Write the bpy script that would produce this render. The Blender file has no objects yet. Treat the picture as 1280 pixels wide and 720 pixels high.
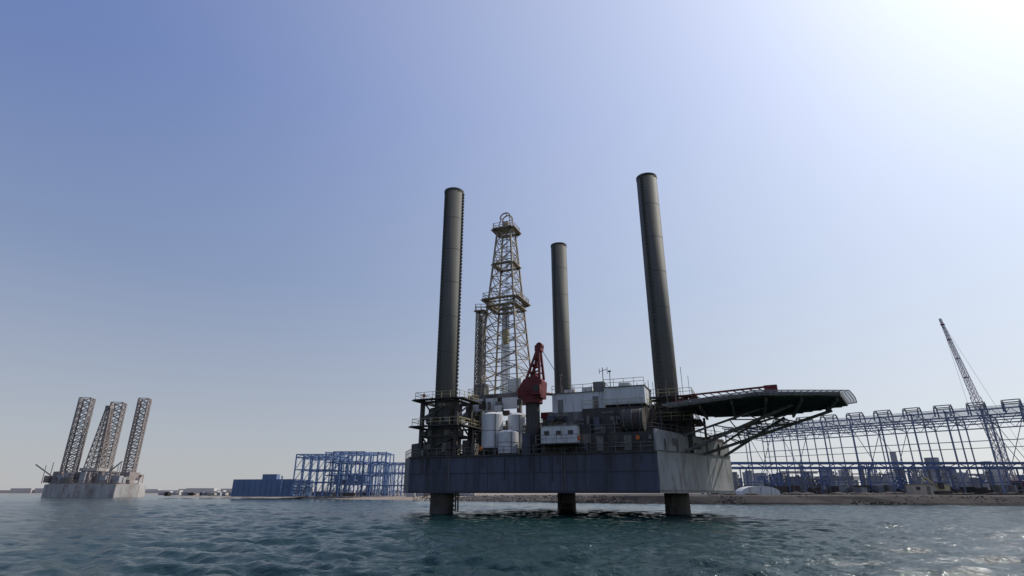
import bpy, math, random, bmesh
import numpy as np
from mathutils import Vector, Matrix
random.seed(7); rng=np.random.default_rng(5)
scene=bpy.context.scene
# ------------------------------------------------------------------ materials
def mat(name,col,rough=0.6,metal=0.0,var=0.25,scale=0.6,streak=0.0,rust=None,rustamt=0.0,vscale=0.15,bump=0.0,fine=0.0):
    m=bpy.data.materials.new(name); m.use_nodes=True
    nt=m.node_tree; N=nt.nodes; L=nt.links
    b=N["Principled BSDF"]; b.inputs["Roughness"].default_value=rough; b.inputs["Metallic"].default_value=metal
    b.inputs["Specular IOR Level"].default_value=0.3
    tc=N.new("ShaderNodeTexCoord"); mp=N.new("ShaderNodeMapping")
    mp.inputs["Scale"].default_value=(1,1,vscale if streak else 1)
    L.new(tc.outputs["Object"],mp.inputs["Vector"])
    n=N.new("ShaderNodeTexNoise"); n.inputs["Scale"].default_value=scale; n.inputs["Detail"].default_value=8; n.inputs["Roughness"].default_value=0.65
    L.new(mp.outputs[0],n.inputs["Vector"])
    r=N.new("ShaderNodeValToRGB"); r.color_ramp.elements[0].position=0.3; r.color_ramp.elements[1].position=0.7
    c=Vector(col)
    r.color_ramp.elements[0].color=(*(c*(1-var)),1); r.color_ramp.elements[1].color=(*(c*(1+var)),1)
    L.new(n.outputs["Fac"],r.inputs["Fac"])
    out=r.outputs["Color"]
    if rust:
        n2=N.new("ShaderNodeTexNoise"); n2.inputs["Scale"].default_value=scale*2.3; n2.inputs["Detail"].default_value=10; n2.inputs["Roughness"].default_value=0.7
        L.new(mp.outputs[0],n2.inputs["Vector"])
        r2=N.new("ShaderNodeValToRGB"); r2.color_ramp.elements[0].position=0.62-rustamt*0.25; r2.color_ramp.elements[1].position=0.74-rustamt*0.18
        r2.color_ramp.elements[0].color=(0,0,0,1); r2.color_ramp.elements[1].color=(1,1,1,1)
        L.new(n2.outputs["Fac"],r2.inputs["Fac"])
        mx=N.new("ShaderNodeMix"); mx.data_type='RGBA'
        L.new(r2.outputs["Color"],mx.inputs[0]); L.new(out,mx.inputs[6]); mx.inputs[7].default_value=(*rust,1)
        out=mx.outputs[2]
    L.new(out,b.inputs["Base Color"])
    if bump:
        bp=N.new("ShaderNodeBump"); bp.inputs["Strength"].default_value=bump; bp.inputs["Distance"].default_value=0.1
        L.new(n.outputs["Fac"],bp.inputs["Height"]); L.new(bp.outputs[0],b.inputs["Normal"])
    return m
RUST=(0.12,0.065,0.04)
M_hull=mat("hull_bluegrey_paint",(0.080,0.088,0.118),0.6,0,0.3,0.35,1,(0.055,0.052,0.052),0.5,0.12,.2)
M_hulld=mat("hull_dark_panel",(0.062,0.068,0.09),0.6,0,0.3,0.5,1,(0.045,0.043,0.045),0.4,0.1)
M_hull2=mat("hull_grey_paint",(0.34,0.34,0.335),0.6,0,0.25,0.4,1,(0.20,0.18,0.16),0.5,0.3,.25)
M_dark=mat("dark_steel",(0.06,0.057,0.052),0.75,0.0,0.45,0.9,1,RUST,0.35,0.3)
M_mid=mat("grey_steel",(0.17,0.165,0.15),0.7,0.0,0.4,0.9,1,RUST,0.4,0.3)
M_leg=mat("leg_steel",(0.095,0.094,0.08),0.7,0.0,0.3,0.5,1,(0.14,0.115,0.085),0.35,0.06)
M_legd=mat("leg_rack_steel",(0.065,0.065,0.06),0.8,0.0,0.3,0.5)
M_white=mat("dirty_white_paint",(0.60,0.60,0.58),0.5,0,0.12,0.8,1,(0.28,0.22,0.17),0.25,0.15)
M_der=mat("derrick_paint",(0.36,0.31,0.24),0.6,0,0.3,0.9,0,RUST,0.4)
M_red=mat("red_crane_paint",(0.15,0.026,0.026),0.6,0,0.3,0.9,0,(0.07,0.02,0.02),0.3)
M_yel=mat("yellow_rail_paint",(0.42,0.37,0.20),0.6,0,0.3,0.9)
M_deck=mat("helideck_steel",(0.105,0.10,0.095),0.75,0.0,0.3,0.4,0,RUST,0.25)
M_win=mat("window_glass",(0.02,0.025,0.03),0.1)
M_net=mat("safety_net_steel",(0.25,0.25,0.24),0.6)
M_blue=mat("blue_steel_frame_hazed",(0.135,0.205,0.35),0.6,0,0.2,0.3)  # blue steel, lightened: air haze is painted into the colour
M_blued=mat("blue_gantry_steel",(0.105,0.15,0.28),0.6,0,0.2,0.3)
M_blue2=mat("blue_cladding",(0.15,0.21,0.33),0.6,0,0.15,0.1)
M_frame=mat("far_frame_steel_hazed",(0.20,0.235,0.32),0.7,0,0.25,0.2)  # base colour lifted to imitate haze over the distant frame
M_frameb=mat("far_arch_steel",(0.19,0.19,0.20),0.7,0,0.25,0.2)
M_haze=mat("plant_steel_hazed",(0.31,0.31,0.32),0.7,0,0.3,0.15)  # pale tone stands in for haze in front of the plant
M_crane=mat("pale_crane_steel",(0.70,0.64,0.62),0.6,0,0.15,0.3)
M_far=mat("far_land_building_hazed",(0.48,0.46,0.45),0.8,0,0.1,0.02)  # horizon haze painted as the buildings' own pale colour
M_rustleg=mat("rust_lattice_hazed",(0.25,0.215,0.20),0.7,0,0.3,0.2,0,(0.27,0.19,0.16),0.3)  # rusty steel, paled so that distance haze sits in the colour
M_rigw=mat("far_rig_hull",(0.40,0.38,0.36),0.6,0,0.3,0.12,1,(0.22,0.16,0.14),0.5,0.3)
M_sand=mat("sand_ground",(0.24,0.20,0.165),0.95,0,0.25,0.05,0)
M_rock=mat("rock_armour",(0.075,0.065,0.056),0.95,0,0.3,0.9,0)
M_soil=mat("dark_soil",(0.062,0.053,0.046),0.95,0,0.35,0.3,0)
M_beige=mat("beige_cabin",(0.45,0.38,0.29),0.7,0,0.1,0.5)
M_org=mat("orange_lifebuoy",(0.5,0.13,0.03),0.6)
# ------------------------------------------------------------------ mesh builder
class MB:
    def __init__(s): s.v=[];s.f=[];s.m=[];s.mats=[]
    def mi(s,m):
        if m not in s.mats: s.mats.append(m)
        return s.mats.index(m)
    def add(s,vs,fs,m):
        o=len(s.v); s.v+= [tuple(x) for x in vs]; k=s.mi(m)
        for f in fs: s.f.append(tuple(i+o for i in f)); s.m.append(k)
    def box(s,c,size,m,rz=0.0):
        hx,hy,hz=size[0]/2,size[1]/2,size[2]/2; cs,sn=math.cos(rz),math.sin(rz)
        vs=[]
        for z in(-hz,hz):
            for x,y in((-hx,-hy),(hx,-hy),(hx,hy),(-hx,hy)):
                vs.append((c[0]+x*cs-y*sn,c[1]+x*sn+y*cs,c[2]+z))
        s.add(vs,[(3,2,1,0),(4,5,6,7),(0,1,5,4),(1,2,6,5),(2,3,7,6),(3,0,4,7)],m)
    def beam(s,p,q,w,m,h=None):
        p=Vector(p);q=Vector(q);d=q-p
        if d.length<1e-5:return
        h=h or w; d.normalize(); up=Vector((0,0,1)) if abs(d.z)<0.95 else Vector((0.378,0.926,0))
        a=d.cross(up).normalized()*w/2; b=d.cross(a).normalized()*h/2
        vs=[e+sa*a+sb*b for e in(p,q) for sa,sb in((-1,-1),(1,-1),(1,1),(-1,1))]
        s.add(vs,[(3,2,1,0),(4,5,6,7),(0,1,5,4),(1,2,6,5),(2,3,7,6),(3,0,4,7)],m)
    def cyl(s,p,q,r,m,r2=None,n=12):
        p=Vector(p);q=Vector(q);d=(q-p).normalized(); r2=r if r2 is None else r2
        up=Vector((0,0,1)) if abs(d.z)<0.95 else Vector((1,0,0))
        a=d.cross(up).normalized(); b=d.cross(a).normalized()
        vs=[]
        for e,rr in((p,r),(q,r2)):
            for i in range(n):
                t=2*math.pi*i/n; vs.append(e+a*math.cos(t)*rr+b*math.sin(t)*rr)
        fs=[(i,(i+1)%n,n+(i+1)%n,n+i) for i in range(n)]+[tuple(range(n-1,-1,-1)),tuple(range(n,2*n))]
        s.add(vs,fs,m)
    def prism(s,pts,z0,z1,m):
        n=len(pts); vs=[(x,y,z0) for x,y in pts]+[(x,y,z1) for x,y in pts]
        s.add(vs,[tuple(range(n-1,-1,-1)),tuple(range(n,2*n))]+[(i,(i+1)%n,n+(i+1)%n,n+i) for i in range(n)],m)
    def rail(s,pts,z,m,h=1.1,closed=False,step=1.6,w=0.06):
        P=list(pts)+([pts[0]] if closed else [])
        for a,b in zip(P[:-1],P[1:]):
            l=math.dist(a,b); n=max(1,round(l/step))
            for i in range(n+1):
                t=i/n; x=a[0]+(b[0]-a[0])*t; y=a[1]+(b[1]-a[1])*t
                s.beam((x,y,z),(x,y,z+h),w,m)
            for hh in(h,h*0.55): s.beam((a[0],a[1],z+hh),(b[0],b[1],z+hh),w,m)
    def lattice(s,base,top,w0,w1,bays,lw,bw,m,sides=4,rz=0.0,xb=True):
        base=Vector(base);top=Vector(top)
        def ring(t):
            c=base.lerp(top,t); w=(w0+(w1-w0)*t)/2*(1.414 if sides==4 else 1.15)
            return [c+Vector((math.cos(rz+math.pi/4+2*math.pi*k/sides)*w,math.sin(rz+math.pi/4+2*math.pi*k/sides)*w,0)) for k in range(sides)]
        for i in range(bays):
            a=ring(i/bays);b=ring((i+1)/bays)
            for k in range(sides):
                j=(k+1)%sides
                s.beam(a[k],b[k],lw,m); s.beam(b[k],b[j],bw,m)
                if xb: s.beam(a[k],b[j],bw,m); s.beam(a[j],b[k],bw,m)
                else: s.beam(a[k] if i%2 else a[j],b[j] if i%2 else b[k],bw,m)
    def obj(s,name,parent=None):
        me=bpy.data.meshes.new(name); me.from_pydata(s.v,[],s.f); me.update()
        for m in s.mats: me.materials.append(m)
        me.polygons.foreach_set("material_index",s.m)
        o=bpy.data.objects.new(name,me); scene.collection.objects.link(o)
        if parent: o.parent=parent
        return o
def empty(name):
    e=bpy.data.objects.new(name,None); scene.collection.objects.link(e); return e
# ------------------------------------------------------------------ main rig
rig=empty("jackup_drilling_rig")
A0=(-15.7,89.6); RZ=math.atan2(-.378,.926)
def U(u,v,z=None):
    x=A0[0]+.926*u+.378*v; y=A0[1]-.378*u+.926*v
    return (x,y) if z is None else (x,y,z)
HB,HT=2.85,8.1
hull=[U(0,0),U(37.3,0),U(45.6,18),U(40,26),U(21,38.5),U(9,38.5),U(-4,12),U(-4,5)]
b=MB(); b.prism(hull,HB,HT,M_hull)
for u in (0.5,3.0,6.8,9.6,13.1,16.4,17.4,20.2,22.6,26.4,27.6,31.2,34.1,36.8):
    b.box(U(u,-0.025,(HB+HT)/2),(0.1,0.05,HT-HB-0.3),M_hulld,RZ)
for u,w in((5.0,2.6),(18.9,1.3),(29.5,2.2),(11.4,.8)):
    b.box(U(u,-0.03,(HB+HT)/2),(w,0.06,HT-HB-0.02),M_hulld,RZ)
for i in range(12):
    u=random.uniform(1,36); b.cyl(U(u,-.12,HT-.4),U(u,-.12,HT-random.uniform(1.2,4)),.06,M_dark,n=6)
for u in (6.7,24.6):
    for du in(-.22,.22): b.beam(U(u+du,-.16,HB+.2),U(u+du,-.16,HT+.9),.06,M_mid)
    for z in np.arange(HB+.4,HT,.35): b.beam(U(u-.22,-.16,z),U(u+.22,-.16,z),.04,M_mid)
b.box(U(18.6,-0.12,HT-0.12),(37.4,0.24,0.2),M_dark,RZ)
b.box(U(18.6,-0.05,5.6),(37.2,0.10,0.05),M_hulld,RZ)
b.box(U(18.6,-0.06,HB+0.25),(37.2,0.12,0.12),M_hulld,RZ)
b.obj("hull",rig)
b=MB()
Bc,Cc=Vector((*U(37.3,0),0)),Vector((*U(45.6,18),0))
sd=(Cc-Bc).normalized(); sn=Vector((sd.y,-sd.x,0))
def S(t,o,z): p=Bc+sd*t+sn*o; return (p.x,p.y,z)
SL=(Cc-Bc).length
vs=[S(0,0.02,HB),S(SL,0.02,HB),S(SL,0.02,9.9),S(0,0.02,10.9)]
vs2=[S(0,-0.3,HB),S(SL,-0.3,HB),S(SL,-0.3,9.9),S(0,-0.3,10.9)]
b.add(vs+vs2,[(0,1,2,3),(7,6,5,4),(3,2,6,7),(0,3,7,4),(1,5,6,2),(0,4,5,1)],M_hull2)
for t in (6.2,12.9): b.beam(S(t,0.03,HB+0.1),S(t,0.03,HT),0.06,M_hull2)
b.beam(S(0.1,0.08,HT),S(SL-.1,0.08,HT),0.12,M_mid); b.beam(S(0.1,0.05,HB+.3),S(SL-.1,0.05,HB+.3),0.1,M_mid)
for t in (2,5,9,13,16.5): b.cyl(S(t,.1,HT+.1),S(t,.1,HT+1.6),.12,M_mid,n=8)
b.box(S(4.5,.06,9.4),(1,.12,.9),M_mid,math.atan2(sd.y,sd.x)); b.box(S(10.5,.06,9.1),(1.6,.12,.8),M_dark,math.atan2(sd.y,sd.x))
b.obj("side_shell",rig)
b=MB()
b.prism([U(28.5,0.3),U(36.9,0.3),U(45,17.6),U(39,24),U(28.5,16)],HT,10.6,M_dark)
b.prism([U(21,0.9),U(28.4,0.9),U(28.4,14),U(21,14)],HT,11.9,M_dark)
b.prism([U(27,2),U(35.5,2),U(37,8),U(27,12)],10.6,14.2,M_dark)
for i in range(70):
    u=random.uniform(22,37); v=random.uniform(0.2,1.8); z=random.uniform(8.6,13.2)
    if z>10.8: u=min(u,35.2); v+=1.2
    b.box(U(u,v,z),(random.uniform(.3,1.8),random.uniform(.5,1.1),random.uniform(.3,1.3)),random.choice([M_dark,M_mid,M_dark,M_hull]),RZ)
for i in range(18):
    u=random.uniform(22,35); b.cyl(U(u,1.3,8.5),U(u,1.3,random.uniform(10,13.8)),random.uniform(.06,.25),random.choice([M_dark,M_mid]),n=10)
for i in range(10):
    u=random.uniform(22,33); z=random.uniform(9,13.5); b.cyl(U(u,1.1,z),U(u+random.uniform(1,3),1.1,z),.1,random.choice([M_mid,M_dark]),n=8)
for u in np.arange(28.8,36.8,.9): b.box(U(u,.26,9.35),(.1,.1,2.3),M_dark,RZ)
for u in(29.8,33.6):
    b.box(U(u,.22,9.2),(1.0,.12,1.9),M_mid,RZ)
for k in range(7): b.box(U(31.7,.2,8.8+.2*k),(1.5,.16,.06),M_mid,RZ)
b.rail([U(28.5,-.05),U(37,-.05)],HT,M_mid)
for u,z in((26.9,10),(35,9.8),(12,9),(2,17.3)): b.cyl(U(u,-.1,z),U(u,-.2,z),.3,M_org,n=14)
b.cyl(U(32.8,1.2,12.2),U(35.8,1.2,12.2),1.5,M_dark,n=20)
for u in(33.2,34.3,35.4): b.cyl(U(u,1.2,12.2),U(u+.1,1.2,12.2),1.56,M_mid,n=20)
for z in(10.6,14.2): b.rail([U(27,1.8),U(35.6,1.8),U(37,8)] if z>11 else [U(28.5,0.3),U(36.9,0.3),U(44.8,17)],z,M_yel if z>11 else M_mid)
b.obj("machinery_tier",rig)
b=MB()
def cabin(u0,u1,v0,v1,z0,z1,m,wins=True,wz=None):
    b.prism([U(u0,v0),U(u1,v0),U(u1,v1),U(u0,v1)],z0,z1,m)
    b.prism([U(u0-.12,v0-.12),U(u1+.12,v0-.12),U(u1+.12,v1+.12),U(u0-.12,v1+.12)],z1,z1+.12,M_mid)
    n=int((u1-u0)/1.5)
    for i in range(n+1):
        u=u0+(u1-u0)*i/n if n else u0
        b.box(U(min(max(u,u0+.05),u1-.05),v0-.03,(z0+z1)/2),(.07,.06,z1-z0-.1),m,RZ)
    if wins:
        for i in range(n):
            u=u0+(u1-u0)*(i+.5)/n; wzz=wz or (z0+z1)/2+.25
            b.box(U(u,v0-.04,wzz),(.75,.08,.6),M_mid,RZ); b.box(U(u,v0-.05,wzz),(.6,.1,.46),M_win,RZ)
cabin(22.2,30.2,3,10,14.0,16.7,M_white,False)
cabin(30.3,36.0,2.2,8,14.6,17.0,M_white,False)
cabin(21.6,26.8,-0.6,1.2,9.3,11.7,M_white,True)
b.box(U(24.2,-1.0,9.2),(6,1.6,.15),M_dark,RZ); b.rail([U(21.2,-1.7),U(27.2,-1.7)],9.27,M_mid)
b.prism([U(21.5,3),U(30,3),U(30,10),U(21.5,10)],11.9,14.0,M_mid)
b.rail([U(22.2,3),U(30.2,3),U(30.2,10)],16.82,M_mid); b.rail([U(30.3,2.2),U(36,2.2)],17.1,M_yel)
for u,v,z,h in((27,6,16.8,1),(29,5,16.8,1.6),(24.5,5,16.8,.7),(33,4,17.1,.7)):
    b.box(U(u,v,z+h/2),(1.6,1.4,h),random.choice([M_mid,M_white]),RZ)
for u,z in((23.5,15.2),(28.8,15.4)): b.box(U(u,2.94,z-.3),(.8,.1,1.9),M_mid,RZ)
b.beam(U(29.6,5,16.8),U(29.6,5,20.6),.1,M_mid); b.beam(U(29.1,5,20),U(30.3,5,20.3),.07,M_mid); b.beam(U(30.3,5,19.6),U(30.3,5,20.6),.07,M_mid);b.beam(U(29.1,5,19.7),U(29.1,5,20.5),.07,M_mid)
b.beam(U(40.5,9,16.5),U(40.5,9,20.6),.07,M_mid); b.beam(U(41.4,9.5,16.5),U(41.4,9.5,19.3),.06,M_mid)
b.obj("accommodation_block",rig)
LEGS=[(4.57,2.3),(38.0,10.6),(15.1,32.0)]
for i,(u,v) in enumerate(LEGS):
    b=MB(); p=U(u,v); H=54.6
    b.cyl((*p,-4),(*p,H),1.72,M_leg,n=48)
    o=b.obj(f"leg_{i+1}",rig)
    for f in o.data.polygons: f.use_smooth = abs(f.normal.z)<.5
    b=MB()
    for ang in (RZ+0.15 if i==0 else RZ+2.2,RZ-math.pi*0.62):
        c,s_=math.cos(ang),math.sin(ang)
        b.box((p[0]+c*1.74,p[1]+s_*1.74,(H-4)/2+1),(.16,.45,H+2),M_leg,ang)
        z=0.5
        while z<H-.5:
            b.box((p[0]+c*1.88,p[1]+s_*1.88,z),(.2,.36,.3),M_legd,ang); z+=.62
    for z in np.arange(6,H,6.1): b.cyl((*p,z),(*p,z+.06),1.73,M_legd,n=48)
    b.cyl((*p,H-.45),(*p,H+.02),1.77,M_legd,n=48)
    b.cyl((p[0],p[1],-1),(p[0],p[1],1.1),1.745,M_dark,n=48)
    b.obj(f"leg_rack_{i+1}",rig)
b=MB()
def jack(u,v,ztop):
    r=3.0
    cor=[(u-r,v-r),(u+r,v-r),(u+r,v+r),(u-r,v+r)]
    if v<4: cor=[(u-r,v-1.9),(u+r,v-1.9),(u+r,v+r),(u-r,v+r)]
    for c in cor: b.beam(U(*c,HT),U(*c,ztop),.55,M_dark)
    for k in range(4):
        a,c=cor[k],cor[(k+1)%4]
        for z in(HT+.3,HT+3,HT+5.8,ztop-.3): b.beam(U(*a,z),U(*c,z),.35,M_dark)
        b.beam(U(*a,HT+.3),U(*c,HT+3),.2,M_dark); b.beam(U(*c,HT+3),U(*a,HT+5.8),.2,M_dark); b.beam(U(*a,HT+5.8),U(*c,ztop),.2,M_mid)
    for k in range(6):
        a=k*math.pi/3
        b.box(U(u+2.25*math.cos(a),v+2.25*math.sin(a)*.75,HT+3.8),(1.0,1.0,7.0),M_dark,RZ+a)
        for z in(1.4,3.4,5.4): b.box(U(u+2.7*math.cos(a),v+2.7*math.sin(a)*.75,HT+z),(.9,.9,.8),M_mid,RZ+a)
    for z,e in((ztop,.9),(HT+4.4,1.1)):
        o=[(cor[0][0]-e,cor[0][1]-e),(cor[1][0]+e,cor[1][1]-e),(cor[2][0]+e,cor[2][1]+e),(cor[3][0]-e,cor[3][1]+e)]
        for k in range(4):
            a,c=o[k],o[(k+1)%4]; b.beam(U(*a,z),U(*c,z),1.3,M_dark,.16)
        b.rail([U(*q) for q in o],z+.08,M_yel,1.1,True)
    for k in range(16):
        b.box(U(u+random.uniform(-r,r),v+random.choice([-1.9 if v<4 else -r,r]),random.uniform(HT+.5,ztop-.5)),(random.uniform(.3,1.2),.7,random.uniform(.3,1.3)),random.choice([M_mid,M_dark,M_dark]),RZ)
jack(*LEGS[0],16.6); jack(*LEGS[1],15.9); jack(*LEGS[2],15.6)
b.obj("jacking_houses",rig)
b=MB()
def tank(u,v,r,z0,z1,m=M_white):
    p=U(u,v); b.cyl((*p,z0),(*p,z1),r,m,n=28); b.cyl((*p,z1),(*p,z1+.35),r,m,r*.45,n=28)
    b.cyl((*p,z0+(z1-z0)*.5),(*p,z0+(z1-z0)*.5+.08),r+.03,M_mid,n=28)
    for k in range(4):
        a=k*math.pi/2+.4; b.beam((p[0]+r*.8*math.cos(a),p[1]+r*.8*math.sin(a),HT),(p[0]+r*.8*math.cos(a),p[1]+r*.8*math.sin(a),z0+.2),.2,M_mid)
    b.cyl((p[0]+r*.3,p[1]-r-.1,z0),(p[0]+r*.3,p[1]-r-.1,z1),.07,M_mid,n=6)
tank(12.4,3.2,1.65,9.2,14.2); tank(15.6,5.2,1.35,9.2,14.2); tank(15.6,1.9,1.5,8.3,11.3)
b.obj("mud_tanks",rig)
b=MB()
for i in range(60):
    u=random.uniform(8.5,22); v=random.uniform(.4,9); h=random.uniform(.5,2.4)
    if 9.5<u<18 and v<6.8: v=random.uniform(7.2,10); h*=1.8
    b.box(U(u,v,HT+h/2),(random.uniform(.4,1.7),random.uniform(.5,1.6),h),random.choice([M_dark,M_dark,M_mid,M_hull]),RZ)
for i in range(40):
    u=random.uniform(8,22); v=random.uniform(.6,12); z=random.uniform(9,13); l=random.uniform(1,4)
    b.cyl(U(u,v+4,z),U(u+l,v+4,z),random.uniform(.06,.18),random.choice([M_dark,M_mid]),n=8)
    b.beam(U(u,v+4,HT),U(u,v+4,z+.8),.12,M_dark)
b.rail([U(-4,5),U(-.1,.15),U(28,.15)],HT,M_mid)
b.prism([U(8.4,7),U(22,7),U(22,15),U(8.4,15)],HT,12.5,M_dark)
b.prism([U(-3.6,6),U(1,3),U(1,10),U(-3.6,11)],HT,10.5,M_dark)
b.rail([U(8.4,7),U(22,7)],12.5,M_yel)
b.box(U(21.3,4.5,13.8),(2.4,1.5,.9),M_red,RZ); b.box(U(21.3,4.5,12.9),(2,1.2,.9),M_mid,RZ)
b.box(U(19,.9,9.5),(1.2,1.2,3),M_hull,RZ)
for u in(7.5,7.9): b.cyl(U(u,1.2,.3),U(u,1.2,HB),.12,M_dark,n=8)
b.obj("deck_equipment",rig)
b=MB()
DC=(-1.1,100.0)
def D(x,y,z): cs,sn=math.cos(RZ),math.sin(RZ); return (DC[0]+x*cs-y*sn,DC[1]+x*sn+y*cs,z)
for x in(-4.3,4.3):
    for y in(-4.3,4.3): b.beam(D(x,y,HT),D(x,y,18.4),.7,M_mid)
    for z in(12,15.2): b.beam(D(x,-4.3,z),D(x,4.3,z),.3,M_mid)
for y in(-4.3,4.3):
    b.beam(D(-4.3,y,HT),D(4.3,y,15),.3,M_mid); b.beam(D(4.3,y,HT),D(-4.3,y,15),.3,M_mid)
b.prism([D(-5,-5,0)[:2],D(5,-5,0)[:2],D(5,5,0)[:2],D(-5,5,0)[:2]],18.0,18.7,M_mid)
for x,w,h in((-3.4,2.6,2.2),(-.6,2.2,2.9),(2.9,3,1.9)): b.box(D(x,-4.9,16.6+.4),(w,.2,h),M_white,RZ)
b.box(D(3.2,-2.8,20),(2.4,2,2.6),M_white,RZ); b.box(D(-3.3,-3,19.7),(1.8,2,2),M_mid,RZ)
b.rail([D(-5,-5,0)[:2],D(5,-5,0)[:2],D(5,5,0)[:2],D(-5,5,0)[:2]],18.7,M_yel,1.1,True)
for i in range(26): b.box(D(random.uniform(-5,5),-5.2-random.random(),random.uniform(12.5,17)),(random.uniform(.3,1.4),.6,random.uniform(.3,1.4)),random.choice([M_mid,M_dark,M_white]),RZ)
b.obj("drill_floor",rig)
b=MB()
b.lattice((*DC,18.7),(*DC,51.4),7.8,2.7,13,.30,.12,M_der,4,RZ)
for i in range(7): b.cyl(D(-1.5+.28*i,1.2,18.7),D(-1.1+.2*i,1.0,37),.09,M_mid,n=6)
b.box(D(0,0,30),(1,.8,2.6),M_yel,RZ); b.cyl(D(0,0,31),D(0,0,51),.06,M_dark,n=6); b.cyl(D(.3,0,31),D(.3,0,51),.05,M_dark,n=6)
def plat(z,w):
    h=w/2
    q=[D(-h,-h,0)[:2],D(h,-h,0)[:2],D(h,h,0)[:2],D(-h,h,0)[:2]]
    for k in range(4): b.beam((*q[k],z),(*q[(k+1)%4],z),1.0,M_der,.14)
    b.rail(q,z+.07,M_der,1.2,True,1.3,.08)
    for k in range(4): b.beam((*q[k],z),(DC[0]+(q[k][0]-DC[0])*.6,DC[1]+(q[k][1]-DC[1])*.6,z-1.5),.12,M_der)
plat(36.6,6.6); plat(35.4,5.4); plat(51.4,4.0); plat(44,3.9)
b.box(D(0,0,51.9),(2.6,2.2,.8),M_der,RZ)
for sx in(-1,1):
    for sy in(-1,1): b.beam(D(sx*1.3,sy*1.0,52),D(sx*.9,sy*.6,54.3),.16,M_der)
for sy in(-.6,.6):
    pr=None
    for k in range(9):
        a=math.pi*k/8; q=D(1.1*math.cos(a),sy,54.2+1.1*math.sin(a))
        if pr: b.beam(pr,q,.2,M_der)
        pr=q
for sx in(-1,0,1): b.beam(D(sx,-.6,54.4+(1 if sx==0 else 0)*.85),D(sx,.6,54.4+(1 if sx==0 else 0)*.85),.16,M_der)
b.cyl(D(-.6,-.3,53),D(.6,-.3,53),.55,M_der,n=14)
for z in np.arange(19,51,1.0):
    w=(7.8+(2.7-7.8)*(z-18.7)/32.7)/2; b.beam(D(w*.35-.3,-w-.15,z),D(w*.35+.3,-w-.15,z),.07,M_der)
b.obj("derrick",rig)
b=MB(); c=(-5.7,98.4)
b.lattice((*c,10),(*c,34.2),1.5,1.3,18,.18,.12,M_der,4,RZ)
b.box((*c,34.3),(2.1,2.1,.15),M_der,RZ); b.rail([(c[0]-1,c[1]-1),(c[0]+1,c[1]-1),(c[0]+1,c[1]+1),(c[0]-1,c[1]+1)],34.35,M_der,1.1,True,1,.08)
b.cyl((*c,10),(*c,33.5),.25,M_mid,n=8)
b.beam((c[0],c[1],30),D(-3,0,30),.15,M_der); b.beam((c[0],c[1],22),D(-3.6,0,22),.15,M_der)
b.obj("vent_tower",rig)
b=MB()
cu,cv=19.4,2.2
b.cyl(U(cu,cv,HT),U(cu,cv,15.8),1.05,M_dark,n=20); b.cyl(U(cu,cv,15.4),U(cu,cv,16.1),1.5,M_red,n=20)
def CR(a,c_,z): return U(cu+a,cv+c_,z)
pts=[(-1.9,16.1),(1.7,16.1),(1.9,18.6),(.8,19.6),(-1.0,18.9),(-2.0,17.4)]
vs=[CR(x,-1.2,z) for x,z in pts]+[CR(x,1.3,z) for x,z in pts]; n=6
b.add(vs,[tuple(range(n)),tuple(range(2*n-1,n-1,-1))]+[((i+1)%n,i,n+i,n+(i+1)%n) for i in range(n)],M_red)
b.box(CR(1.2,-1.5,17.2),(1.2,.7,1.5),M_red,RZ); b.box(CR(1.2,-1.87,17.4),(.9,.08,.8),M_win,RZ)
for s_ in(-1,1):
    b.beam(CR(-.7,s_,18.7),CR(1.0,s_*.45,23.5),.36,M_red); b.beam(CR(1.5,s_,19),CR(1.25,s_*.45,23.4),.32,M_red)
    for t in(.25,.5,.75): b.beam(CR(-.7+1.7*t,s_*(1-.5*t),18.7+4.8*t),CR(1.5-.25*t,s_*(1-.5*t),19+4.4*t),.2,M_red)
for t in(.2,.45,.7): b.box(CR(.2+.9*t,0,18.9+4.6*t),(.8,1.6-.7*t,.3),M_red,RZ)
b.box(CR(1.15,0,23.7),(1.0,1.3,.9),M_red,RZ); b.cyl(CR(1.3,-.5,24.1),CR(1.3,.5,24.1),.5,M_red,n=14)
b.lattice(CR(0.4,1.6,17.2),CR(1.5,15,18.6),1.1,.8,14,.14,.09,M_red,4,0)
b.cyl(CR(1.2,.4,24),CR(1.5,15,18.8),.05,M_dark,n=5)
b.rail([CR(-2,-1.6,0)[:2],CR(2,-1.6,0)[:2]],16.1,M_red)
b.obj("pedestal_crane",rig)
# helideck
b=MB()
HD=[(29.5,67.7),(39.5,67.7),(45.3,76.3),(41.3,87),(30,88),(22,78)]; ZD=14.4
b.prism(HD,ZD-.28,ZD,M_deck)
cx=sum(p[0] for p in HD)/6; cy=sum(p[1] for p in HD)/6
def inside_seg(v0,dirx,diry):
    ts=[]
    for i in range(6):
        (x1,y1),(x2,y2)=HD[i],HD[(i+1)%6]; ex,ey=x2-x1,y2-y1
        den=dirx*ey-diry*ex
        if abs(den)<1e-6: continue
        t=((x1-v0[0])*ey-(y1-v0[1])*ex)/den; s_=((x1-v0[0])*diry-(y1-v0[1])*dirx)/den
        if -1e-6<=s_<=1+1e-6: ts.append(t)
    return (min(ts),max(ts)) if len(ts)>1 else None
ca,sa=.926,-.378
for off in np.arange(-12,12.1,1.2):
    p0=(cx-sa*off,cy+ca*off); r=inside_seg(p0,ca,sa)
    if r: b.beam((p0[0]+ca*r[0],p0[1]+sa*r[0],ZD-.43),(p0[0]+ca*r[1],p0[1]+sa*r[1],ZD-.43),.14,M_deck,.3)
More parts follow.
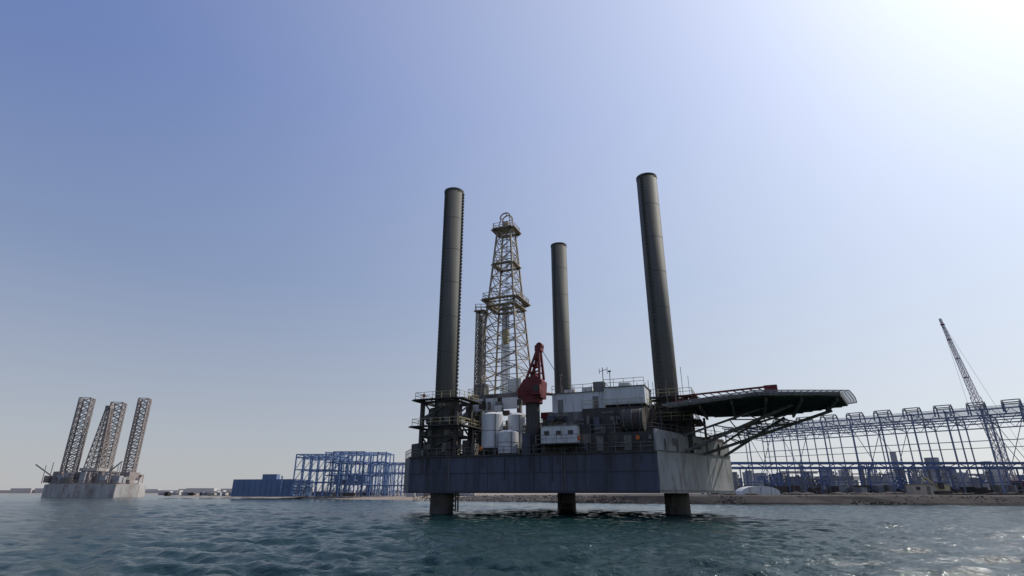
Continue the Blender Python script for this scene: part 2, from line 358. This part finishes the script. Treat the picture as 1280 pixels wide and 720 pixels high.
for off in np.arange(-12,12.1,4):
    p0=(cx+ca*off,cy+sa*off); r=inside_seg(p0,-sa,ca)
    if r: b.beam((p0[0]-sa*(r[0]+.6),p0[1]+ca*(r[0]+.6),ZD-.8),(p0[0]-sa*(r[1]-.6),p0[1]+ca*(r[1]-.6),ZD-.8),.28,M_deck,.44)
for i in range(6):
    a,c=HD[i],HD[(i+1)%6]; b.beam((*a,ZD-.25),(*c,ZD-.25),.2,M_mid,.45)
    def out(p,k=1.3):
        l=math.dist(p,(cx,cy)); return (p[0]+(p[0]-cx)/l*k,p[1]+(p[1]-cy)/l*k)
    n=14; prev=None
    for k in range(n+1):
        t=k/n; p=(a[0]+(c[0]-a[0])*t,a[1]+(c[1]-a[1])*t); q=out(p)
        b.beam((*p,ZD-.25),(*q,ZD-.05),.06,M_net)
        if prev:
            for f in(.25,.5,.75,1):
                x1=tuple(prev[0][j]+(prev[1][j]-prev[0][j])*f for j in(0,1)); x2=tuple(p_+(q_-p_)*f for p_,q_ in zip(p,q))
                b.beam((*x1,ZD-.25+.2*f),(*x2,ZD-.25+.2*f),.05 if f<1 else .09,M_net)
        prev=(p,q)
def brace(p,q,w=.4,m=M_mid): b.cyl(p,q,w/2,m,n=10)
def mid(p,q,t): return tuple(p[j]+(q[j]-p[j])*t for j in range(3))
zt=13.4
low=[S(7,.1,8.3),S(12,.1,8.1),S(18,.1,8.1)]; tip=[(35.5,71.5,zt),(43.5,77,zt),(40.5,84.5,zt)]
upp=[S(7,.1,10.4),S(12,.1,10.2),S(18,.1,9.9)]; ut=[(33,74,zt),(39,78.5,zt),(37.5,85.5,zt)]
for k in range(3):
    brace(low[k],tip[k],.42); brace(upp[k],ut[k],.3)
    for t in(.3,.5,.7):
        m_=mid(low[k],tip[k],t); brace(m_,mid(upp[k],ut[k],t+.08),.16); brace(m_,mid(upp[k],ut[k],t-.12),.16)
for k in(0,1):
    for t in(.45,.75): brace(mid(low[k],tip[k],t),mid(low[k+1],tip[k+1],t),.2)
    brace(mid(low[k],tip[k],.45),mid(low[k+1],tip[k+1],.75),.16)
for p in(S(4,-1.5,0),S(8,-1.5,0),S(12,-1.5,0),S(16,-1.5,0)): b.beam((p[0],p[1],9.5),(p[0],p[1],13.7),.35,M_dark)
b.obj("helideck",rig)
b=MB()
def boom(p,q,w,h,n):
    p=Vector(p);q=Vector(q);d=(q-p).normalized();s_=d.cross(Vector((0,0,1))).normalized()*w/2;u_=Vector((0,0,h/2))
    for i in range(n):
        a=p.lerp(q,i/n);c=p.lerp(q,(i+1)/n)
        for k1,k2 in((1,1),(1,-1),(-1,1),(-1,-1)): b.beam(a+s_*k1+u_*k2,c+s_*k1+u_*k2,.12,M_red)
        for k in(1,-1):
            b.beam(a+s_*k+u_,c+s_*k-u_,.08,M_red); b.beam(a+s_*k+u_,a-s_*k+u_,.08,M_red)
boom((23,81,15.5),(34,75,15.9),.8,.7,12); b.box((34.6,74.7,16.0),(1.6,.9,.8),M_red,-.5)
b.beam((26,79.4,ZD),(26,79.4,15.2),.15,M_mid); b.beam((32,76.1,ZD),(32,76.1,15.5),.15,M_mid)
b.obj("stowed_boom",rig)
b=MB()
for u in(1.5,9,23.5,31,40): 
    z0=HT if u<23 else 14
    b.beam(U(u,3.4,z0),U(u,3.4,z0+5.6),.09,M_mid); b.box(U(u,3.3,z0+5.6),(.4,.3,.2),M_mid,RZ)
for i in range(20):
    u=random.uniform(22,40); v=random.uniform(2.5,9); b.beam(U(u,v,14),U(u,v,14+random.uniform(2.8,4.4)),.07,M_mid)
b.prism([U(22,14),U(36,13.8),U(36,24),U(24,26)],HT,13.5,M_dark)
b.obj("light_masts",rig)
# ------------------------------------------------------------------ distant rig
rig2=empty("jackup_drilling_rig.001")
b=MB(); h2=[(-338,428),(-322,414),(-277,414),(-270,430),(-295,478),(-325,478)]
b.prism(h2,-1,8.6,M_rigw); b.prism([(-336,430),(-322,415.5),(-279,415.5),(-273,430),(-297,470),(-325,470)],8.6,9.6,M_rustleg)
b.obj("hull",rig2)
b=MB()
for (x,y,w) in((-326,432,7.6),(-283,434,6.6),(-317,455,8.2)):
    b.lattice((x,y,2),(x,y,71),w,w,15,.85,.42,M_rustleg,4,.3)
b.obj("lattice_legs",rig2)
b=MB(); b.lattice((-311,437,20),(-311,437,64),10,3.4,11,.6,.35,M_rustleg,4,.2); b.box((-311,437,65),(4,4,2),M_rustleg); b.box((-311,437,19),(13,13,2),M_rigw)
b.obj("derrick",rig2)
b=MB()
for i in range(150):
    x=random.uniform(-335,-276); y=random.uniform(418,440); h=random.uniform(2,8)*(1 if x<-292 else .8)
    if x<-330: y=max(y,430)
    b.box((x,y,9.6+h/2),(random.uniform(1,5),random.uniform(2,6),h),random.choice([M_rustleg,M_rustleg,M_rigw,M_mid,M_haze]))
for x in(-326,-283): b.box((x,433,13),(11,12,8),M_rustleg)
b.box((-317,456,14),(12,12,10),M_rustleg); b.box((-311,437,14),(11,11,9),M_rustleg)
for i in range(14):
    x=random.uniform(-335,-280); b.beam((x,420,9),(x,420,random.uniform(16,25)),.4,M_rustleg)
b.beam((-290,418,14),(-276,414,24),.7,M_rigw); b.beam((-331,424,14),(-342,420,22),.7,M_rustleg)
b.rail([(-322,414.6),(-277,414.6)],9.6,M_rustleg,1.5,False,3,.2)
b.obj("deck_modules",rig2)
# ------------------------------------------------------------------ land
shore=[(900,90),(400,118),(160,136),(124,144),(90,150),(58,157),(20,178),(-30,225),(-80,280),(-137,335),(-200,405),(-300,510),(-420,700),(-700,1200),(-1500,1700),(-6000,2600)]
sp=[]
for a,c in zip(shore[:-1],shore[1:]):
    n=max(2,int(math.dist(a,c)/8)); n=min(n,40)
    for i in range(n): t=i/n; sp.append((a[0]+(c[0]-a[0])*t,a[1]+(c[1]-a[1])*t))
sp.append(shore[-1])
prof_r=[(0,-1.0),(1.6,.5),(3.6,2.0),(5.5,2.42),(60,2.4)]
prof_l=[(0,-.6),(5,.25),(18,.9),(40,1.5),(90,1.9)]
vs=[];rows=len(sp); nx,ny=.45,.89
for i,(x,y) in enumerate(sp):
    w=min(1,max(0,(x+30)/60))
    for (o1,z1),(o2,z2) in zip(prof_r,prof_l):
        o=o1*w+o2*(1-w); z=z1*w+z2*(1-w); j=random.uniform(-.4,.4) if o>0 else 0
        vs.append((x+nx*o+j*w,y+ny*o+j,z+(random.uniform(-.1,.1) if 1<o<50 else 0)))
    vs.append((x+nx*400,y+ny*400,2.3)); vs.append((x*4+nx*400,25000,2.3))
k=7
b=MB(); fr_=[];fl_=[]
for i in range(rows-1):
    for j in range(k-1):
        f=(i*k+j,i*k+j+1,(i+1)*k+j+1,(i+1)*k+j)
        (fr_ if sp[i][0]>-35 and j<5 else fl_).append(f)
b.add(vs,fl_,M_sand); kk_=b.mi(M_soil)
for f in fr_: b.f.append(f); b.m.append(kk_)
b.obj("ground")
b=MB()
bm=bmesh.new(); bmesh.ops.create_icosphere(bm,subdivisions=1,radius=1); iv=[v.co.copy() for v in bm.verts]; fi=[tuple(v.index for v in f.verts) for f in bm.faces]; bm.free()
cand=[p for p in sp if -45<p[0]<260]
for a,c in zip(cand[:-1],cand[1:]):
    l=math.dist(a,c)
    for i in range(int(l*11)):
        t=random.random(); o=random.uniform(.3,4.2); x=a[0]+(c[0]-a[0])*t+.45*o; y=a[1]+(c[1]-a[1])*t+.89*o
        z=-.75+o/4.2*2.9; r=random.uniform(.12,.32)
        s_=[random.uniform(.7,1.3) for _ in range(3)]
        b.add([(x+v.x*r*s_[0]*random.uniform(.8,1.2),y+v.y*r*s_[1],z+v.z*r*s_[2]*.6*random.uniform(.8,1.2)) for v in iv],fi,M_rock)
b.obj("rock_embankment")
# ------------------------------------------------------------------ big frame building (right)
fb=empty("steel_frame_building")
b=MB(); e=(.7071,-.7071); dd=(.7071,.7071)
def F(s,t,z): return (85+e[0]*s+dd[0]*t,229+e[1]*s+dd[1]*t,z)
G=2.4; RT=26.6; bay=9.0; nb=14
for row,t in enumerate((0,18,36)):
    for i in range(nb+1):
        s=i*bay; b.beam(F(s,t,G),F(s,t,RT),.42 if row==0 else .35,M_frame)
        if i<nb:
            for z in (RT,RT-2.6): b.beam(F(s,t,z),F(s+bay,t,z),.36,M_frame)
            for k in range(4):
                a=s+bay*k/4; c=s+bay*(k+1)/4
                b.beam(F(a,t,RT if k%2 else RT-2.6),F(c,t,RT-2.6 if k%2 else RT),.16,M_frame)
            if row!=1: 
                b.beam(F(s,t,17.5),F(s+bay,t,17.5),.22,M_frame)
                if i%4==1: b.beam(F(s,t,G),F(s+bay,t,RT-2.6),.18,M_frame); b.beam(F(s+bay,t,G),F(s,t,RT-2.6),.18,M_frame)
for i in range(nb+1):
    s=i*bay
    b.beam(F(s,-2,RT+.25),F(s,36,RT+.25),.3,M_frame); b.beam(F(s,0,RT-2.2),F(s,36,RT-2.2),.2,M_frame)
    for k in range(12): b.beam(F(s,k*3,RT if k%2 else RT-2.2),F(s,k*3+3,RT-2.2 if k%2 else RT),.13,M_frame)
for t in np.arange(-2,36.1,3.2): b.beam(F(0,t,RT+.5),F(nb*bay,t,RT+.5),.14,M_frame)
b.obj("portal_frames",fb)
b=MB()
for i in range(nb-1):
    s=i*bay+4; tt=16
    for ds in(0,4.4):
        pr=None
        for k in range(10):
            a=math.pi*(k/9)*.92; q=F(s+ds,tt+3.2-3.2*math.cos(a),RT+1.8+2.6*math.sin(a))
            if pr: b.beam(pr,q,.4,M_frameb)
            pr=q
        b.beam(F(s+ds,tt,RT+.5),F(s+ds,tt,RT+1.9),.35,M_frameb); b.beam(F(s+ds,tt+6.4,RT+.5),F(s+ds,tt+6.4,RT+2.3),.35,M_frameb)
    for z,t2 in((RT+4.4,tt+3.2),(RT+3.4,tt+.9),(RT+3.4,tt+5.4)): b.beam(F(s,t2,z),F(s+4.4,t2,z),.3,M_frameb)
b.obj("roof_monitors",fb)
b=MB()
for z in(10.4,11.9): b.beam((62,188,z),(215,188,z),.7,M_blued); b.beam((62,193,z),(215,193,z),.5,M_blued)
for i,x in enumerate(np.arange(62,216,6.5)):
    b.beam((x,188,10.4),(x+3.2,188,11.9),.22,M_blued); b.beam((x+3.2,188,11.9),(x+6.5,188,10.4),.22,M_blued)
    if i%2==0:
        for y in(188,193): b.beam((x,y,G-1),(x,y,10.4),.4,M_blued)
        b.beam((x,188,G),(x+6.5,188,10.4),.16,M_blued)
b.beam((62,188,6),(215,188,6),.26,M_blued)
b.obj("pipe_rack")
b=MB()
for i in range(260):
    x=random.uniform(95,260); y=random.uniform(215,300); h=random.choice([2,3,4,5,6,7,8,11])*random.uniform(.7,1.1)
    q=random.random()
    if q<.3: b.cyl((x,y,1.8),(x,y,2+h*1.3),random.uniform(.4,1.5),random.choice([M_haze,M_frameb]))
    elif q<.55: b.lattice((x,y,2),(x,y,2+h*1.4),3,3,4,.3,.2,random.choice([M_haze,M_frameb,M_blued]))
    else: b.box((x,y,1.8+h/2),(random.uniform(1.2,5),random.uniform(2,8),h),random.choice([M_haze,M_frame,M_haze,M_frameb,M_far]))
for i in range(36):
    x=random.uniform(95,240); y=random.uniform(215,260); z=random.uniform(5,11); b.beam((x,y,z),(x+random.uniform(6,22),y,z),.4,random.choice([M_haze,M_frameb]))
b.cyl((205,285,2),(205,285,19),3,M_haze,n=20); b.cyl((190,290,2),(190,290,22),1.4,M_haze,n=14)
b.obj("process_plant")
b=MB()
for i in range(150):
    x=random.uniform(66,200); y=random.uniform(176,206); h=random.uniform(.6,3); b.box((x,y,G+h/2),(random.uniform(.6,5),random.uniform(.6,3),h),random.choice([M_frameb,M_haze,M_mid,M_rock,M_soil,M_dark]),random.uniform(-.5,.5))
for i in range(30):
    x=random.uniform(66,180); b.beam((x,172,G),(x,172,G+random.uniform(2,6)),.14,M_mid)
b.obj("yard_materials")
cr=empty("crawler_crane"); b=MB()
base=Vector((166.5,196,5)); tipc=Vector((160.0,200,64)); kn=base.lerp(tipc,.5)
b.lattice(base,kn,2.1,2.1,16,.2,.10,M_crane,4,.3); b.lattice(kn,tipc,1.7,.5,20,.18,.09,M_crane,4,.3)
for t in(.62,.74,.86,.96): p=base.lerp(tipc,t); b.box(p,(1.0,1.0,.4),M_red)
b.obj("boom",cr)
b=MB(); 
for y in(-2.6,2.6): b.box((168.5,196+y,G+.8),(8,1.2,1.5),M_dark)
b.box((169,196,5.3),(7,3.6,2.6),M_red); b.box((165.1,193.6,5.2),(2,1.4,2.2),M_win); b.beam((171,196,6.4),(173.5,196,15),.3,M_red); b.cyl((173.5,196,15),tipc,.04,M_mid,n=5)
b.cyl(tipc,(158.5,196,30),.04,M_mid,n=5)
b.obj("carrier",cr)
b=MB()
vs=[];n=10
for y in(166,171):
    for k in range(n+1):
        a=math.pi*k/n; vs.append((69.5-5.5*math.cos(a),y,G-.3+2.6*max(0,math.sin(a))**.6))
b.add(vs,[tuple(range(n+1)),tuple(range(2*n+1,n,-1))]+[(k+1,k,n+1+k,n+2+k) for k in range(n)],M_white)
for x in(66.5,69.5,72.5): b.beam((x,165.97,G),(x,165.97,G+2),.08,M_mid)
b.obj("storage_shelter")
b=MB(); b.box((108.5,158,G+1.3),(5.2,2.6,2.6),M_beige); b.box((108.5,158,G+2.66),(5.5,2.9,.14),M_mid); b.box((107.3,156.66,G+1.6),(1,.06,.8),M_win); b.box((110,156.66,G+1.1),(.9,.06,2),M_mid)
b.obj("portable_cabin")
b=MB(); b.box((116.5,161,G+.5),(3.6,2.6,.9),M_dark); b.box((116.8,161,G+1.8),(2.6,2.2,1.6),M_yel); b.box((115.9,160,G+2.3),(1,.9,1.6),M_win)
b.beam((115.6,161,G+2),(112.6,161,G+4.6),.4,M_yel); b.beam((112.6,161,G+4.6),(110.9,161,G+1.8),.3,M_yel); b.box((110.8,161,G+1.3),(.9,1,.9),M_dark)
b.obj("excavator")
b=MB()
for i in range(90):
    x=random.uniform(60,150); y=max(160,random.uniform(162,178)-(x-60)*.12); r=random.uniform(.4,1.4)
    b.add([(x+v.x*r*1.8*random.uniform(.8,1.2),y+v.y*r,G+v.z*r*.6*random.uniform(.6,1.2)) for v in iv],fi,M_soil)
b.obj("spoil_heaps")
# ------------------------------------------------------------------ blue frame buildings, left
bf=empty("steel_frame_building.001"); b=MB()
def fr(x0,x1,y0,y1,z1,nx_,levels,w=.5):
    for ry in(y0,(y0+y1)/2,y1):
        for i in range(nx_+1):
            x=x0+(x1-x0)*i/nx_; b.beam((x,ry,1),(x,ry,z1),w,M_blue)
            for z in levels:
                if i<nx_: b.beam((x,ry,z),(x+(x1-x0)/nx_,ry,z),w*.9,M_blue)
            if i<nx_ and i%2==0 and ry!=y1:
                zs=[1]+list(levels)
                for a,c in zip(zs[:-1],zs[1:]): b.beam((x,ry,a),(x+(x1-x0)/nx_,ry,c),w*.5,M_blue)
    for i in range(nx_+1):
        x=x0+(x1-x0)*i/nx_
        for z in levels: b.beam((x,y0,z),(x,y1,z),w*.7,M_blue)
fr(-111,-92,300,325,21.5,5,(8,14,20,21.5)); fr(-92,-76,300,330,23,4,(7,12,18,22.8)); fr(-76,-52,300,322,17.5,6,(6.5,12.5,17.3)); fr(-104,-70,325,345,24.5,7,(12,19,24))
for x in(-90,-84,-78): b.box((x,318,18),(4,10,.6),M_blue2); b.box((x,310,9),(4,8,4),M_blue2)
b.obj("frame",bf)
b=MB(); b.prism([(-146,310),(-111,302),(-111,330),(-146,335)],1,9.5,M_blue2)
for i in range(12): t=i/11; b.beam((-146+35*t,309.9-8*t,1),(-146+35*t,309.9-8*t,9.5),.3,M_blue)
b.prism([(-130,307),(-122,305.4),(-122,310),(-130,312)],9.5,12,M_blue2)
b.beam((-117,300,1),(-117,300,11),.5,M_blue)
b.obj("blue_warehouse")
b=MB()
for i in range(90):
    x=random.uniform(-230,-20); y=290+(-x)*.5+random.uniform(-15,40)-20; b.box((x,y,2.2),(random.uniform(1.5,6),2.5,random.uniform(1,2.6)),random.choice([M_haze,M_far,M_beige,M_frame,M_soil,M_mid]))
b.obj("site_containers")
b=MB()
for i in range(90):
    x=random.uniform(-2600,-420); y=1750+random.uniform(0,500)+(-x)*.1
    b.box((x,y,5),(random.uniform(20,110),20,random.choice([6,8,12,16,24])),M_far)
for x,h in((-1530,60),(-1500,46),(-1475,52)): b.beam((x,1950,0),(x+15,1950,h),5,M_far)
b.obj("distant_port_buildings")
# ------------------------------------------------------------------ water
r=[2.0]
while r[-1]<1200: r.append(r[-1]+0.10+r[-1]*0.0040)
while r[-1]<26000: r.append(r[-1]*1.12)
R=np.array(r)
th=np.radians(np.concatenate([np.arange(-180,-50,3.0),np.arange(-50,50,0.12),np.arange(50,180.1,3.0)]))
dth=np.gradient(th)
RR,TT=np.meshgrid(R,th,indexing='ij'); X=RR*np.sin(TT); Y=RR*np.cos(TT); Z=np.zeros_like(X)
sp_=np.maximum(np.gradient(R)[:,None]*np.ones_like(X), RR*dth[None,:])
wd=math.radians(200)
for i in range(120):
    lam=0.45*(5.0/0.45)**rng.random(); kk=2*math.pi/lam
    a=wd+rng.normal(0,0.5); ph=rng.random()*6.283
    amp=0.0066*lam**0.7
    att_=np.clip((lam/sp_-2.2)/2.5,0,1)
    ph_=kk*(X*math.sin(a)+Y*math.cos(a))+ph
    Z+=amp*att_*(np.sin(ph_)+0.25*np.cos(2*ph_))
patch=0.8+0.3*np.sin(X*.045+1.3)*np.sin(Y*.03+.4)+.2*np.sin(X*.11+Y*.07)
Z*=patch
nr,nt_=X.shape
co=np.stack([X,Y,Z],-1).reshape(-1,3).astype(np.float32)
idx=np.arange(nr*nt_).reshape(nr,nt_)
q=np.stack([idx[:-1,:-1],idx[:-1,1:],idx[1:,1:],idx[1:,:-1]],-1).reshape(-1,4)[:, ::-1]
me=bpy.data.meshes.new("water"); me.vertices.add(len(co)); me.vertices.foreach_set("co",co.ravel())
me.loops.add(q.size); me.loops.foreach_set("vertex_index",q.ravel().astype(np.int32))
me.polygons.add(len(q)); me.polygons.foreach_set("loop_start",np.arange(0,q.size,4,dtype=np.int32)); me.polygons.foreach_set("use_smooth",np.ones(len(q),bool))
me.update(calc_edges=True)
if me.polygons[10].normal.z<0: me.flip_normals()
w=bpy.data.objects.new("water",me); scene.collection.objects.link(w)
m=bpy.data.materials.new("sea_water"); m.use_nodes=True; N=m.node_tree.nodes; L=m.node_tree.links; bs=N["Principled BSDF"]
bs.inputs["Roughness"].default_value=.1; bs.inputs["IOR"].default_value=1.33; bs.inputs["Specular Tint"].default_value=(.80,.93,.88,1)
tc=N.new("ShaderNodeTexCoord")
nz=N.new("ShaderNodeTexNoise"); nz.inputs["Scale"].default_value=.03; nz.inputs["Detail"].default_value=4; L.new(tc.outputs["Object"],nz.inputs["Vector"])
rp=N.new("ShaderNodeValToRGB"); rp.color_ramp.elements[0].position=.35; rp.color_ramp.elements[1].position=.65
rp.color_ramp.elements[0].color=(.004,.022,.020,1); rp.color_ramp.elements[1].color=(.006,.033,.029,1)
L.new(nz.outputs["Fac"],rp.inputs["Fac"]); L.new(rp.outputs["Color"],bs.inputs["Base Color"])
n1=N.new("ShaderNodeTexNoise"); n1.inputs["Scale"].default_value=2.6; n1.inputs["Detail"].default_value=5; n1.inputs["Roughness"].default_value=.6
L.new(tc.outputs["Object"],n1.inputs["Vector"])
bp=N.new("ShaderNodeBump"); bp.inputs["Strength"].default_value=.9; bp.inputs["Distance"].default_value=.17
L.new(n1.outputs["Fac"],bp.inputs["Height"]); L.new(bp.outputs[0],bs.inputs["Normal"])
me.materials.append(m)
# ------------------------------------------------------------------ sky + sun
EL,AZ=math.radians(46),math.radians(65)
sd_=Vector((math.cos(EL)*math.sin(AZ),math.cos(EL)*math.cos(AZ),math.sin(EL)))
wld=bpy.data.worlds.new("World"); scene.world=wld; wld.use_nodes=True; N=wld.node_tree.nodes; L=wld.node_tree.links
bg=N["Background"]; sk=N.new("ShaderNodeTexSky"); sk.sky_type='NISHITA'; sk.sun_disc=False; sk.sun_elevation=EL; sk.sun_rotation=AZ
sk.air_density=1.0; sk.dust_density=1.2; sk.ozone_density=2.0; sk.altitude=0
tc=N.new("ShaderNodeTexCoord"); sx=N.new("ShaderNodeSeparateXYZ"); L.new(tc.outputs["Generated"],sx.inputs[0])
hz=N.new("ShaderNodeValToRGB"); cr_=hz.color_ramp
cr_.elements[0].position=0.0; cr_.elements[0].color=(.50,.51,.53,1)
cr_.elements[1].position=1.0; cr_.elements[1].color=(.09,.14,.39,1)
for p_,c_ in((.12,(.41,.445,.52)),(.33,(.25,.325,.51)),(.60,(.14,.215,.49))):
    el=cr_.elements.new(p_); el.color=(*c_,1)
L.new(sx.outputs["Z"],hz.inputs["Fac"])
dt=N.new("ShaderNodeVectorMath"); dt.operation='DOT_PRODUCT'; L.new(tc.outputs["Generated"],dt.inputs[0]); dt.inputs[1].default_value=sd_
mxz=N.new("ShaderNodeMath"); mxz.operation='MAXIMUM'; L.new(dt.outputs["Value"],mxz.inputs[0]); mxz.inputs[1].default_value=0
def glow(power,col):
    pw=N.new("ShaderNodeMath"); pw.operation='POWER'; L.new(mxz.outputs[0],pw.inputs[0]); pw.inputs[1].default_value=power
    gl=N.new("ShaderNodeMix"); gl.data_type='RGBA'; gl.inputs[6].default_value=(0,0,0,1); gl.inputs[7].default_value=(*col,1); L.new(pw.outputs[0],gl.inputs[0]); return gl.outputs[2]
def addc(a,c):
    ad=N.new("ShaderNodeMix"); ad.data_type='RGBA'; ad.blend_type='ADD'; ad.inputs[0].default_value=1; L.new(a,ad.inputs[6]); L.new(c,ad.inputs[7]); return ad.outputs[2]
tot=addc(addc(hz.outputs["Color"],glow(2.1,(.62,.64,.62))),glow(14,(.6,.58,.56)))
sc=N.new("ShaderNodeVectorMath"); sc.operation='SCALE'; L.new(tot,sc.inputs[0]); sc.inputs["Scale"].default_value=10
mm=N.new("ShaderNodeMix"); mm.data_type='RGBA'; mm.inputs[0].default_value=.82; L.new(sk.outputs[0],mm.inputs[6]); L.new(sc.outputs[0],mm.inputs[7])
L.new(mm.outputs[2],bg.inputs["Color"]); bg.inputs["Strength"].default_value=.1
sl=bpy.data.lights.new("sun","SUN"); sl.energy=3.4; sl.angle=math.radians(.5); sl.color=(1,.95,.87)
so=bpy.data.objects.new("sun",sl); so.rotation_euler=sd_.to_track_quat('Z','Y').to_euler(); scene.collection.objects.link(so)
# ------------------------------------------------------------------ camera
cam=bpy.data.cameras.new("camera"); cam.sensor_width=36; cam.lens=698/1280*36; cam.clip_end=60000; cam.clip_start=.1
co_=bpy.data.objects.new("camera",cam); co_.location=(0,0,2.9); co_.rotation_euler=(math.radians(90+20.14),0,0); scene.collection.objects.link(co_)
scene.camera=co_
scene.view_settings.view_transform='Standard'; scene.view_settings.look='None'; scene.view_settings.exposure=0
